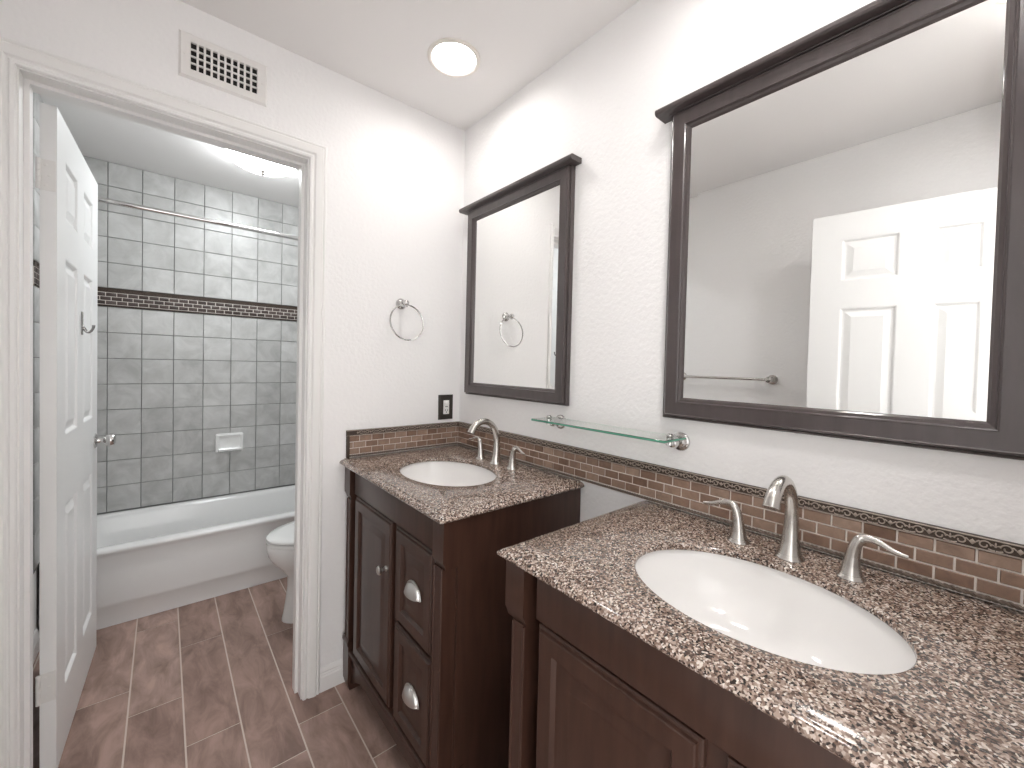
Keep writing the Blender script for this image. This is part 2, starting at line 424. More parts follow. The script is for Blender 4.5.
def scroll_border(bm, org, U, V, N, width, ph=.0225, mi=0, mi_back=1, per=.054, detail=True):
    org, U, V, N = Vector(org), Vector(U), Vector(V), Vector(N)
    def slab(u0, u1, v0, v1, h, m_):
        loft(bm, [[org+U*u0+V*v0+N*0, org+U*u1+V*v0, org+U*u1+V*v1, org+U*u0+V*v1], [org+U*u0+V*v0+N*h, org+U*u1+V*v0+N*h, org+U*u1+V*v1+N*h, org+U*u0+V*v1+N*h]], mi=m_)
    slab(0, width, 0, ph, .006, mi_back)
    tube(bm, [org+U*.0005+V*(ph-.0013)+N*.0062, org+U*(width-.0005)+V*(ph-.0013)+N*.0062], .0014, n=6, mi=mi)
    tube(bm, [org+U*.0005+V*.0012+N*.0062, org+U*(width-.0005)+V*.0012+N*.0062], .0011, n=6, mi=mi)
    x = per/2; k = ph/.0225
    while x < width-per*.45:
        for c in (MOT if detail else MOT[::2]):
            tube(bm, [org+U*(x+a)+V*(b_*k)+N*.0066 for a, b_ in c], .00125, n=5, mi=mi)
        o = org+U*x+N*.006
        blob(bm, o+V*.0145*k, U, V, N, .0013, .0038, .0022, mi=mi)
        for s in (1, -1): blob(bm, o+V*.0125*k+U*s*.0032, U, V, N, .0030, .0012, .002, rot=s*.5, mi=mi)
        blob(bm, o+V*.0105*k, U, V, N, .0016, .0016, .0026, mi=mi)
        blob(bm, o+V*.0112*k+U*per*.5, U, V, N, .0046, .0052, .0022, n=4, mi=mi)
        x += per
def rope(bm, p0, p1, r=.0027, pitch=.017, mi=0):
    p0, p1 = Vector(p0), Vector(p1); t = (p1-p0); Ln = t.length; t.normalize(); u, v = frame_of(t)
    n = int(Ln/pitch*7)
    for s in (0, PI):
        tube(bm, [p0+t*(Ln*i/n)+(u*math.cos(2*PI*Ln*i/n/pitch+s)+v*math.sin(2*PI*Ln*i/n/pitch+s))*r*.75 for i in range(n+1)], r, n=5, mi=mi)

# backsplash
ZT = .919
ZK0, ZK1 = .9335, 1.0100
BX = -.5415
t = thing('tile_backsplash', 'brown brick mosaic backsplash strip with scroll border running along both walls behind the vanities', 'backsplash', (0, 0, ZT))
zz = lambda z: z-ZT
bm = new_bm()
box(bm, -.0075, -.0005, -1.848, -.0005, zz(.9215), zz(ZK1)); box(bm, BX, -.0075, -.0075, -.0005, zz(.9215), zz(ZK1))
obj('grout_bed', bm, M['grout_cream'], t, smooth=False)
bm = new_bm()
bricks(bm, (-.0075, -.010, zz(ZK0)), (0, -1, 0), (0, 0, 1), (-1, 0, 0), 1.837, 3, .0519, .0255, .0032, .0028, phase=.021)
bricks(bm, (-.010, -.0075, zz(ZK0)), (-1, 0, 0), (0, 0, 1), (0, -1, 0), abs(BX)-.012-.010, 3, .0519, .0255, .0028, .0028, phase=.012)
obj('brick_tiles', bm, M['brick'], t, angle=40)
bm = new_bm()
scroll_border(bm, (-.0055, -.012, zz(ZK1)), (0, -1, 0), (0, 0, 1), (-1, 0, 0), 1.835)
scroll_border(bm, (-.012, -.0055, zz(ZK1)), (-1, 0, 0), (0, 0, 1), (0, -1, 0), abs(BX)-.012)
box(bm, -.012, -.0005, -.012, -.0005, zz(ZK1), zz(ZK1+.0225), mi=1)
box(bm, -.0055, -.0005, -1.847, -.012, zz(ZK1), zz(ZK1+.0225), mi=1); box(bm, BX, -.012, -.0055, -.0005, zz(ZK1), zz(ZK1+.0225), mi=1)
b2 = obj('scroll_border', bm, [M['relief'], M['relief_back']], t, angle=60)
bm = new_bm()
rope(bm, (-.0105, -.012, zz(.9285)), (-.0105, -1.847, zz(.9285))); rope(bm, (-.012, -.0105, zz(.9285)), (BX+.012, -.0105, zz(.9285)))
obj('rope_border', bm, M['rope'], t, angle=60)
bm = new_bm(); box(bm, BX, BX+.012, -.0125, -.0005, zz(.920), zz(ZK1+.0225), bev=.002)
obj('end_strip', bm, M['relief_back'], t)

# tub mosaic band
t = thing('mosaic_band', 'dark brown brick mosaic band across the grey tiled wall above the bathtub', 'tile band', (XL, YT, zb0))
def band(bm, which, org, U, N, wd):
    if which == 'grout': 
        o_, U_, N_ = Vector(org), Vector(U), Vector(N)
        loft(bm, [[o_+U_*a+Vector((0, 0, b_))+N_*h for a, b_ in ((0, .002), (wd, .002), (wd, .108), (0, .108))] for h in (-.002, .0045)])
    if which == 'brick': bricks(bm, Vector(org)+Vector((0, 0, .012))+Vector(N)*.0045, U, (0, 0, 1), N, wd, 3, .0475, .0235, .0036, .0028, phase=.01)
    if which == 'border': scroll_border(bm, Vector(org)+Vector((0, 0, .084)), U, (0, 0, 1), N, wd, ph=.024, detail=False, per=.054)
    if which == 'base': tube(bm, [Vector(org)+Vector(N)*.006+Vector((0, 0, .006))+Vector(U)*a for a in (0, wd)], .0045, n=8)
keys = (('grout_bed', 'grout', M['grout_cream']), ('brick_tiles', 'brick', M['brick_dark']), ('scroll_border', 'border', [M['relief_back'], M['relief_back']]), ('base_strip', 'base', M['relief_back']))
for nm, key, mm in keys:
    bm = new_bm(); band(bm, key, (.016, -.004, 0), (1, 0, 0), (0, -1, 0), 1.508); obj(nm, bm, mm, t, angle=45)
for i_, org, U_, N_ in ((6, (XL+1.5335, YT-.010, zb0), (0, -1, 0), (-1, 0, 0)), (7, (XL+.0065, YT-.010, zb0), (0, -1, 0), (1, 0, 0))):
    tr_ = bpy.data.objects.new('trim_%d' % i_, None); COL.objects.link(tr_); tr_.location = org; tr_['kind'] = 'structure'
    for nm, key, mm in keys:
        bm = new_bm(); band(bm, key, (0, 0, 0), U_, N_, TD-.012); obj(nm, bm, mm, tr_, angle=45)

# ------------------------------------------------------------------ six panel doors
def six_panel(name, width, parent=None, height=2.032, th=.035, sp=.112):
    """leaf in local coords: hinge edge at s=0 along +X, thickness from y=0 to -th (faces +-Y)"""
    bm = new_bm()
    mid = .108; pw = (width-2*sp-mid)/2
    us = [0, sp, sp+pw, sp+pw+mid, width-sp, width]
    vs_ = [0, .200, .800, 1.030, 1.600, 1.725, 1.912, height]
    holes = {(i, j) for i in (1, 3) for j in (1, 3, 5)}
    for side in (0, 1):
        y = 0 if side else -th; N = (0, 1, 0) if side else (0, -1, 0)
        for i in range(5):
            for j in range(7):
                u0, u1, v0, v1 = us[i], us[i+1], vs_[j], vs_[j+1]
                if (i, j) in holes:
                    panel_rings(bm, (0, y, 0), (1, 0, 0), (0, 0, 1), N, u0, u1, v0, v1,
                                [(0, 0), (.004, -.0015), (.010, -.0095), (.018, -.0095), (.042, -.0015), (.044, -.0015)])
                else:
                    bm.faces.new([bm.verts.new((a, y, b_)) for a, b_ in ((u0, v0), (u1, v0), (u1, v1), (u0, v1))])
    bm.faces.new([bm.verts.new(p) for p in ((0, 0, 0), (0, -th, 0), (0, -th, height), (0, 0, height))])
    bm.faces.new([bm.verts.new(p) for p in ((width, 0, 0), (width, -th, 0), (width, -th, height), (width, 0, height))])
    bm.faces.new([bm.verts.new(p) for p in ((0, 0, 0), (width, 0, 0), (width, -th, 0), (0, -th, 0))])
    bm.faces.new([bm.verts.new(p) for p in ((0, 0, height), (width, 0, height), (width, -th, height), (0, -th, height))])
    bmesh.ops.remove_doubles(bm, verts=bm.verts, dist=.0003)
    return obj(name, bm, M['door'], parent, angle=14)
def knob(bm, base, n_):
    lathe(bm, [(.031, 0), (.031, .003), (.026, .007), (.0125, .010), (.0105, .020), (.0115, .028), (.020, .034), (.0265, .044), (.0275, .052), (.024, .061), (.014, .066), (0, .067)], base, n_, n=28)

# tub room door, opened against the left
d1 = six_panel('door_1', .71)
d1['kind'] = 'structure'
d1.location = (-1.3925, .137, .022); d1.rotation_euler = (0, 0, math.radians(90-2.0))
# with +90deg rotation local +X -> world +Y, local -Y -> world +X : face seen is y=-th
for zc in (1.823, .275):
    bm = new_bm()
    box(bm, -.0022, .0, -.033, -.002, zc-.045, zc+.045)                   # plate on the door edge
    for k in range(5):
        tube(bm, [(-.006, .002, zc-.045+.018*k+.0006), (-.006, .002, zc-.045+.018*(k+1)-.0006)], .0055, n=12)
    for dz in (-.03, .0, .03): lathe(bm, [(.004, 0), (.0035, .0012), (0, .0014)], (-.0022, -.012-(.008 if dz == 0 else 0), zc+dz), (-1, 0, 0), n=10)
    obj('hinge', bm, M['hinge'], d1)
bm = new_bm(); knob(bm, (.650, -.035, .925), (0, -1, 0)); obj('door_knob', bm, M['chrome'], d1)
bm = new_bm(); knob(bm, (.650, 0, .925), (0, 1, 0)); obj('door_knob', bm, M['chrome'], d1)
bm = new_bm()
box(bm, .353, .368, -.040, -.0352, 1.366, 1.452, bev=.0018)
pth = smooth_path([(.3605, -.038, 1.399), (.3605, -.050, 1.378), (.3605, -.060, 1.380), (.3605, -.067, 1.394), (.3605, -.068, 1.404)], 5)
tube(bm, pth, lerp_list([.005, .0045, .004, .004, .005], len(pth)), n=10)
tag(obj('robe_hook', bm, M['steel'], d1), 'dark metal robe hook', 'hook'); 
hk = d1.children[-1]
for k_ in ('category',):
    for ch in d1.children:
        if k_ in ch: del ch[k_]

# entrance door folded back in front of the left wall (seen in the large mirror)
d2 = six_panel('door_2', .72)
d2['kind'] = 'structure'
d2.location = (-1.424, YF+.045, .012)
d2.rotation_euler = (0, 0, math.atan2(.705, .095))
bm = new_bm(); knob(bm, (.66, -.035, .925), (0, -1, 0)); obj('door_knob', bm, M['chrome'], d2)

# ------------------------------------------------------------------ vanities
DEP = .5715; TW = .797
SX, SY = -.305, -.4015+.0015      # sink centre in vanity coords (y measured from the vanity's left edge)
HA, HB = .1575, .2120             # cut-out half axes (x, y)
def countertop(parent_loc, label, dy=0, dep=.566):
    """granite slab with ogee front, side edges and an oval cut-out; local origin at wall / left end / top of slab"""
    bm = new_bm(); th = .021; ti = .012
    x0, x1, y0, y1 = -dep, -.0005, -TW, -.0005
    prof = [(.021, 0), (.0195, -.0008), (.0185, -.0028), (.0150, -.0034), (.009, -.0048), (.004, -.0078), (.0008, -.0112), (0, -.0145), (.0012, -.0178), (.004, -.0202), (.008, -th)]
    ext = [0, 0, 1, 1]
    def rect(d):   # exposed: front (x0) always, both y ends only where free
        return (x0+d, x1, y0+d, y1-(d if label[1] else 0))
    a0, a1, b0, b1 = rect(prof[0][0])
    # angles incl. exact corners
    cx, cy = SX, SY+dy
    A = [2*PI*k/144 for k in range(144)]
    A += [math.atan2(py-cy, px-cx) % (2*PI) for px in (a0, a1) for py in (b0, b1)]
    A = sorted(set(round(a, 5) for a in A))
    base = []
    for a in A:
        dx, dy = math.cos(a), math.sin(a); ts = []
        if dx > 1e-9: ts.append((a1-cx)/dx)
        if dx < -1e-9: ts.append((a0-cx)/dx)
        if dy > 1e-9: ts.append((b1-cy)/dy)
        if dy < -1e-9: ts.append((b0-cy)/dy)
        tt = min(ts); base.append((cx+dx*tt, cy+dy*tt))
    def outer(d, z):
        c0, c1, e0, e1 = rect(d)
        return [(c0+(x-a0)/(a1-a0)*(c1-c0), e0+(y-b0)/(b1-b0)*(e1-e0), z) for x, y in base]
    def inner(g, z):
        r = []
        for a in A:
            dx, dy = math.cos(a), math.sin(a)
            k = 1/math.sqrt((dx/(HA+g))**2+(dy/(HB+g))**2); r.append((cx+dx*k, cy+dy*k, z))
        return r
    rings = [outer(d, z) for d, z in reversed(prof)]
    rings += [inner(.006, 0), inner(.003, -.0008), inner(.0008, -.003), inner(0, -.006), inner(0, -.0105), inner(0.0015, -ti), inner(.05, -ti), inner(.052, -th), outer(prof[-1][0], -th)]
    loft(bm, rings, cap0=False, cap1=False)
    bmesh.ops.remove_doubles(bm, verts=bm.verts, dist=1e-5)
    o = obj('granite_countertop', bm, M['granite'], angle=30)
    o.location = parent_loc; return o
def sink(loc, label):
    bm = new_bm(); n = 64; rings = []
    # undermount oval bowl: flange, wall, bottom
    def ring(a, b_, z, dx=0): return [(dx+a*math.cos(2*PI*k/n), b_*math.sin(2*PI*k/n), z) for k in range(n)]
    inn = [(1.10, -.0325), (1.035, -.0325), (1.01, -.034), (.992, -.045), (.97, -.065), (.93, -.092), (.86, -.120), (.74, -.145), (.56, -.160), (.34, -.168), (.11, -.172)]
    for k, z in inn: rings.append(ring((HA+.006)*k, (HB+.006)*k, z))
    out = [(.11, -.180), (.36, -.177), (.6, -.169), (.80, -.150), (.93, -.120), (1.0, -.085), (1.04, -.044), (1.10, -.044)]
    for k, z in out: rings.append(ring((HA+.006)*k, (HB+.006)*k, z))
    rings.append(rings[0])
    loft(bm, rings, cap0=False, cap1=False)
    bmesh.ops.remove_doubles(bm, verts=bm.verts, dist=1e-5)
    t = thing('sink_basin', label, 'sink', (loc[0], loc[1], loc[2]+.0203))
    obj('bowl', bm, M['sink'], t, angle=50)
    bm = new_bm(); lathe(bm, [(.0, -.176), (.024, -.176), (.024, -.1695), (.021, -.1675), (.012, -.1685), (.0, -.1685)], (0, 0, 0), (0, 0, 1), n=24)
    obj('drain', bm, M['chrome'], t)
    return t
def front_panel(bm, y0, y1, z0, z1, xb, xf):
    """raised-panel front; y0>y1 (goes towards -y); xb back plane, xf front plane (more negative)"""
    d = xb-xf; wv = y0-y1
    panel_rings(bm, (xb, y0, 0), (0, -1, 0), (0, 0, 1), (-1, 0, 0), 0, wv, z0, z1,
                [(0, 0), (0, d-.0085), (.0022, d-.0062), (.0062, d-.0058), (.0085, d-.0012), (.0110, d), (.043, d), (.046, d-.004), (.050, d-.0085), (.056, d-.009), (.062, d-.0085), (.084, d-.0045), (.086, d-.0045)])
VF = -.545; FR = -.527; VB = -.553
ZC = ZT-.021     # cabinet top
def vanity(loc, label):
    t = thing('bathroom_vanity', label, 'vanity cabinet', loc)
    # carcass
    bm = new_bm()
    box(bm, -.505, -.001, -.782, -.766, .03, ZC); box(bm, -.505, -.001, -.031, -.015, .03, ZC)       # sides
    box(bm, -.505, -.001, -.766, -.031, .115, .130)                                                     # bottom
    box(bm, -.012, -.001, -.766, -.031, .130, ZC)                                                       # back
    # face: one sheet with groove beside the pilasters
    box(bm, FR, -.505, -.708-.012, -.104+.004, .13, ZC)
    box(bm, -.492, -.480, -.727, -.0715, .10, ZC)
    # rear legs
    for y in (-.782, -.055): box(bm, -.06, -.001, y, y+.04, 0, .12)
    obj('carcass', bm, M['wood'], t, smooth=False)
    # top rail above doors
    bm = new_bm(); box(bm, VF+.002, FR, -.716, -.100, .797, ZC, bev=.0015); obj('top_rail', bm, M['wood'], t)
    for y0, y1, outer in ((-.0125, -.0715, 1), (-.784, -.727, -1)):
        a, b_ = max(y0, y1), min(y0, y1)          # a nearer left wall
        ia, ib = (a-.020, b_) if outer > 0 else (a, b_+.012)
        bm = new_bm()
        # head block with a small coved underside
        hb = [(-.505, ZC), (VB, ZC), (VB, .790), (VB+.006, .778), (VB+.009, .768), (-.505, .768)]
        prism_y(bm, hb, a, b_)
        # shaft with beads
        box(bm, -.5475, -.49, ia, ib, .195, .768)
        n = 2
        for yy in (ia-.003, ib+.003):
            tube(bm, [(-.5475, yy, .198), (-.5475, yy, .766)], .0032, n=8)
        # foot
        ft = [(-.47, .205), (VB+.004, .205), (VB, .196), (VB, .185), (VB+.004, .176), (VB+.004, .03), (VB+.012, .0), (-.50, 0)]
        prism_y(bm, ft, a, b_)
        obj('pilaster', bm, M['wood'], t, angle=30)
    # base skirt with arched cut-out
    bm = new_bm(); pts = []
    Y0, Y1 = -.0715, -.727
    n = 24
    low = []
    for k in range(n+1):
        u = k/n; y = Y0+(Y1-Y0)*u
        e = min(u, 1-u)*abs(Y1-Y0)
        z = .030+.052*min(1, max(0, (e-.02)/.085))**.6 if e > .02 else .030
        low.append((y, z))
    top = [(y, .148) for y, z in low]
    R = []
    for x in (VF+.010, -.515):
        R.append([(x, y, z) for y, z in low]+[(x, y, z) for y, z in reversed(top)])
    loft(bm, R)
    prism = [(-.52, .148), (VF-.002, .148), (VF-.004, .152), (VF, .160), (VF+.008, .163), (-.52, .163)]
    prism_y(bm, prism, Y0, Y1)
    obj('base_skirt', bm, M['wood'], t, angle=30)
    # door
    bm = new_bm(); front_panel(bm, -.104, -.441, .168, .788, FR, VF); d = obj('cabinet_door', bm, M['wood'], t, angle=12)
    bm = new_bm(); lathe(bm, [(.009, 0), (.009, .003), (.005, .006), (.005, .014), (.011, .019), (.0145, .024), (.0145, .027), (.011, .031), (0, .033)], (VF, -.411, .628), (-1, 0, 0), n=20)
    obj('cabinet_knob', bm, M['satin'], d)
    for z0, z1 in ((.490, .788), (.168, .478)):
        bm = new_bm(); front_panel(bm, -.473, -.712, z0, z1, FR, VF); dr = obj('drawer', bm, M['wood'], t, angle=12)
        # cup pull: half dome shell with flange
        zc = (z0+z1)/2+.002; yc = -.603
        bm = new_bm(); n = 18; rings = []
        for i in range(8):
            ph = (PI/2)*i/7
            a, h = math.cos(ph), math.sin(ph)
            rings.append([(VF+.003-.024*h, yc+.042*a*math.cos(PI*k/n), zc-.016+.036*a*math.sin(PI*k/n)) for k in range(n+1)])
        Rv = loft(bm, rings, cap0=False, cap1=False, closed=False)
        bmesh.ops.remove_doubles(bm, verts=bm.verts, dist=1e-5)
        # flange rim
        rim = [(VF+.0015, yc+.0445*math.cos(PI*k/n), zc-.018+.0395*math.sin(PI*k/n)) for k in range(n+1)]
        tube(bm, rim, .0028, n=8)
        # back leaf and lower lip
        tube(bm, [(VF+.002-.021*math.sin(PI*k/12), yc+.042*math.cos(PI*k/12), zc-.016) for k in range(13)], .0019, n=8)
        box(bm, VF-.001, VF+.004, yc-.044, yc+.044, zc-.020, zc-.014)
        obj('cup_pull', bm, M['satin'], dr, angle=50)
    return t
Y2 = -1.014
v1 = vanity((0, 0, 0), 'dark brown wooden vanity cabinet in the corner, its two drawers with cup pulls in view')
v2 = dup(v1, (0, Y2, 0), 'dark brown wooden vanity cabinet in the foreground under the large near countertop')
v1.scale = (.990, 1, 1); v2.scale = (.968, 1, 1)
v1['group'] = v2['group'] = 'vanity cabinets'
c1 = countertop((0, 0, ZT), ('granite', False)); tag(c1, 'speckled brown granite countertop on the far corner vanity', 'countertop', 'granite countertops')
c2 = countertop((0, Y2, ZT), ('granite', True), -.020, .553); tag(c2, 'speckled brown granite countertop on the near vanity, filling the lower right of the photo', 'countertop', 'granite countertops')
s1 = sink((SX, SY, ZT), 'white oval sink set in the far granite countertop by the corner')
s2 = dup(s1, (SX, SY-1.034, ZT+.0203), 'large white oval sink set in the near granite countertop')
s1['group'] = s2['group'] = 'oval undermount sinks'

# ------------------------------------------------------------------ faucets
def faucet(loc, label):
    t = thing('widespread_faucet', label, 'faucet', loc)
    bm = new_bm()
    lathe(bm, [(.0, 0), (.027, 0), (.027, .003), (.0235, .006), (.0225, .010)], n=28)
    p = smooth_path([(0, 0, .006), (.002, 0, .03), (.004, 0, .065), (.002, 0, .105), (-.012, 0, .143), (-.042, 0, .168), (-.078, 0, .171), (-.107, 0, .155), (-.122, 0, .130)], 6)
    tube(bm, p, lerp_list([.0225, .0175, .0145, .0125, .012, .0118, .012, .0135, .0155], len(p)), n=20)
    obj('spout', bm, M['nickel'], t, angle=50)
    for s in (1, -1):
        bm = new_bm(); y = s*.1025
        lathe(bm, [(.0, 0), (.0235, 0), (.0235, .0025), (.0205, .005), (.0195, .008)], (0, y, 0), n=24)
        p = smooth_path([(0, y, .004), (0, y+s*.0005, .022), (0, y+s*.002, .045), (0, y+s*.006, .066), (0, y+s*.014, .079), (-.001, y+s*.028, .0825), (-.003, y+s*.044, .079), (-.005, y+s*.062, .0715), (-.007, y+s*.080, .0695)], 5)
        nn = len(p)
        rr = lerp_list([.0195, .0150, .0118, .0100, .0088, .0070, .0060, .0052, .0034], nn)
        # flatten the lever: the frame's second axis stays near horizontal
        sc_ = [(1, 1)]*nn
        tube(bm, p, rr, n=16, scale=[(1, 1) if i < nn*.5 else (1, .55) for i in range(nn)])
        obj('faucet_handle', bm, M['nickel'], t, angle=50)
    return t
f1 = faucet((-.087, SY-.009, ZT), 'brushed nickel gooseneck faucet with two levers behind the far sink')
f2 = dup(f1, (-.087, SY-1.031, ZT), 'brushed nickel gooseneck faucet with two levers behind the near large sink')
f1['group'] = f2['group'] = 'nickel faucets'

# ------------------------------------------------------------------ mirrors
def wall_mirror(loc, label, W_=.640, fwid=.0565):
    """origin: wall plane, left outer edge, bottom"""
    Hh = .852; k_ = fwid/.062
    t = thing('wall_mirror', label, 'mirror', loc)
    bm = new_bm()
    prof = [(0, 0), (0, -.014), (.0015, -.0175), (.0042, -.0185), (.0068, -.0175), (.0082, -.0150), (.0086, -.0270), (.0100, -.0300), (.0125, -.0310), (.0145, -.0295), (.0460, -.0295), (.0480, -.0308), (.0500, -.0295), (.0512, -.0250), (.0540, -.0240), (.0575, -.0225), (.0600, -.0190), (.062, -.017), (.062, 0)]
    prof = [(d*k_, x) for d, x in prof]
    rings = []
    for k, (y, z) in enumerate(((0, 0), (-W_, 0), (-W_, Hh), (0, Hh))):
        sy = -1 if y == 0 else 1; sz = 1 if z == 0 else -1
        rings.append([(x-.0005, y+sy*d, z+sz*d) for d, x in prof])
    rings.append(rings[0]); loft(bm, rings, cap0=False, cap1=False); bmesh.ops.remove_doubles(bm, verts=bm.verts, dist=1e-6)
    obj('frame', bm, M['frame'], t, angle=25)
    bm = new_bm(); y0, y1, z0, z1 = -fwid+.004, -W_+fwid-.004, fwid-.004, Hh-fwid+.004
    panel_rings(bm, (-.004, y0, 0), (0, -1, 0), (0, 0, 1), (-1, 0, 0), 0, y0-y1, z0, z1, [(0, 0), (0, .0136), (.0275, .0142), (.0276, .0142)])
    obj('mirror_glass', bm, M['mirror'], t, smooth=False)
    bm = new_bm()
    cap = [(-.0005, Hh-.004), (-.049, Hh-.004), (-.0535, Hh-.002), (-.0560, Hh+.002), (-.0560, Hh+.0085), (-.0535, Hh+.0125), (-.049, Hh+.0145), (-.0005, Hh+.0145)]
    R_ = []
    for yo in (.030, -W_-.027):
        R_.append([(x, yo, z) for x, z in cap])
    loft(bm, R_); 
    tube(bm, [(-.0295, -.0005, Hh-.0050), (-.0295, -W_+.0005, Hh-.0050)], .0022, n=8)
    obj('crown', bm, M['frame'], t, angle=25)
    return t
MB = 1.1735
m1 = wall_mirror((0, -.0775, MB), 'dark framed mirror on the wall beside the corner, above the far sink')
m2 = wall_mirror((0, -1.0880, MB+.002), 'large dark framed mirror above the near sink, reflecting a white panelled door', .668, .0605)
m1['group'] = m2['group'] = 'framed vanity mirrors'

# ------------------------------------------------------------------ glass shelf
t = thing('glass_shelf', 'narrow glass wall shelf on two round chrome brackets between the mirrors', 'shelf', (0, -.9085, 1.108))
bm = new_bm()
box(bm, -.128, -.020, -.252, .252, .0145, .0215, bev=.0012, seg=1)
for f in bm.faces:
    f.material_index = 0 if abs(f.normal.z) > .5 else 1
bm.normal_update()
for f in bm.faces: f.material_index = 0 if abs(f.normal.z) > .5 else 1
obj('glass_plate', bm, [M['glass'], M['glass_edge']], t, smooth=False)
for s in (1, -1):
    bm = new_bm(); y = s*.229
    lathe(bm, [(.026, .0005), (.026, .004), (.024, .0065), (.017, .008), (.0155, .012), (.010, .014), (.0095, .030), (.013, .034), (.0145, .042), (.012, .050), (.007, .053), (0, .054)], (0, y, .004), (-1, 0, 0), n=28)
    tube(bm, [(-.020, y, .006), (-.060, y, .006)], .0065, n=14)
    lathe(bm, [(.0, 0), (.0105, 0), (.0105, .006), (.007, .0135), (.0085, .0143)], (-.062, y, -.0), n=20)
    lathe(bm, [(.0085, .0218), (.0095, .024), (.0095, .028), (.006, .031), (0, .0315)], (-.062, y, 0), n=20)
    obj('shelf_bracket', bm, M['chrome'], t, angle=40)

# ------------------------------------------------------------------ towel ring, towel bar, outlet, vent
t = thing('towel_ring', 'brushed metal towel ring on the white wall above the outlet', 'towel ring', (-.315, 0, 1.560))
bm = new_bm()
lathe(bm, [(.024, .0005), (.024, .004), (.021, .008), (.014, .011), (.0095, .016), (.0085, .034), (.011, .040), (.013, .050), (.012, .058), (.007, .063), (0, .064)], (0, 0, .010), (0, -1, 0), n=26)
lathe(bm, [(.0, -.008), (.0065, -.007), (.0075, 0), (.0065, .012), (0, .013)], (0, -.052, .0), (0, 0, 1), n=16)
obj('wall_mount', bm, M['chrome'], t, angle=45)
bm = new_bm(); rr = .0765
tube(bm, [(.004+rr*math.sin(a), -.052+.010*math.cos(a)-.006, -.073+rr*math.cos(a)) for a in [2*PI*k/64 for k in range(64)]], .0034, n=10, closed=True)
obj('ring', bm, M['chrome'], t)

t = thing('towel_bar', 'brushed metal towel bar on the left wall, seen reflected in the large mirror', 'towel bar', (XL, -.575, 1.268))
bm = new_bm(); tube(bm, [(.062, -.305, 0), (.062, .305, 0)], .0078, n=14); obj('bar', bm, M['nickel'], t)
for s in (1, -1):
    bm = new_bm(); lathe(bm, [(.027, .0005), (.027, .004), (.024, .008), (.016, .011), (.012, .018), (.0115, .048), (.016, .052), (.018, .062), (.016, .072), (0, .077)], (0, s*.305, 0), (1, 0, 0), n=26)
    obj('bar_mount', bm, M['nickel'], t, angle=45)

t = thing('wall_outlet', 'dark bronze outlet plate with white receptacle above the backsplash near the corner', 'outlet', (-.0785, 0, 1.1065))
bm = new_bm(); panel_rings(bm, (-.0395, -.0003, 0), (1, 0, 0), (0, 0, 1), (0, -1, 0), 0, .079, -.059, .059, [(0, 0), (.001, .0035), (.004, .0055), (.009, .0045), (.012, .0062), (.018, .0068), (.0185, .0068)])
obj('cover_plate', bm, M['plate'], t, angle=25)
bm = new_bm()
box(bm, -.0155, .0155, -.0100, -.0050, -.033, .033, bev=.002)
obj('receptacle', bm, M['white_plastic'], t)
bm = new_bm()
for dz in (-.0175,):
    box(bm, -.0075, -.0052, -.0104, -.009, dz-.0005, dz+.0085); box(bm, .0052, .0075, -.0104, -.009, dz-.0005, dz+.0065)
    lathe(bm, [(0, 0), (.0028, 0), (.0028, .0014), (0, .0014)], (0, -.0091, dz-.006), (0, -1, 0), n=10)
box(bm, -.0075, .0075, -.0104, -.009, .0015, .0040)
obj('socket_slots', bm, M['dark'], t, smooth=False)
bm = new_bm(); lathe(bm, [(0, 0), (.0125, 0), (.012, .006), (.009, .009), (0, .0098)], (0, -.0098, .0165), (0, -1, 0), n=24)
obj('sensor_cover', bm, M['white_plastic'], t)

t = thing('air_vent', 'white metal air register with a grid of dark openings above the doorway', 'air vent', (-.957, 0, 2.2785))
bm = new_bm()
hw, hh = .122, .0715; gw0, gw1, gz0, gz1 = -.092, .092, -.042, .044
def ringrect(a, b_, c, d, h): return [(a, -h, c), (b_, -h, c), (b_, -h, d), (a, -h, d)]
loft(bm, [ringrect(-hw, hw, -hh, hh, .0003), ringrect(-hw, hw, -hh, hh, .002), ringrect(-hw+.006, hw-.006, -hh+.006, hh-.006, .010), ringrect(gw0, gw1, gz0, gz1, .0085), ringrect(gw0+.001, gw1-.001, gz0+.001, gz1-.001, .001)], cap0=False, cap1=False)
for sx in (-.107, .107): lathe(bm, [(0, 0), (.0035, 0), (.003, .0015), (0, .002)], (sx, -.0092, 0), (0, -1, 0), n=12)
obj('register_frame', bm, M['vent'], t, angle=20)
bm = new_bm()
for k in range(1, 10):
    x = gw0+(gw1-gw0)*k/10; box(bm, x-.0030, x+.0030, -.0085, -.0015, gz0, gz1)
for k in range(1, 4):
    z = gz0+(gz1-gz0)*k/4; box(bm, gw0, gw1, -.0072, -.0012, z-.0022, z+.0022)
obj('louvres', bm, M['vent'], t, smooth=False)
bm = new_bm(); box(bm, gw0, gw1, -.0011, -.0004, gz0, gz1); obj('duct_opening', bm, M['dark'], t, smooth=False)

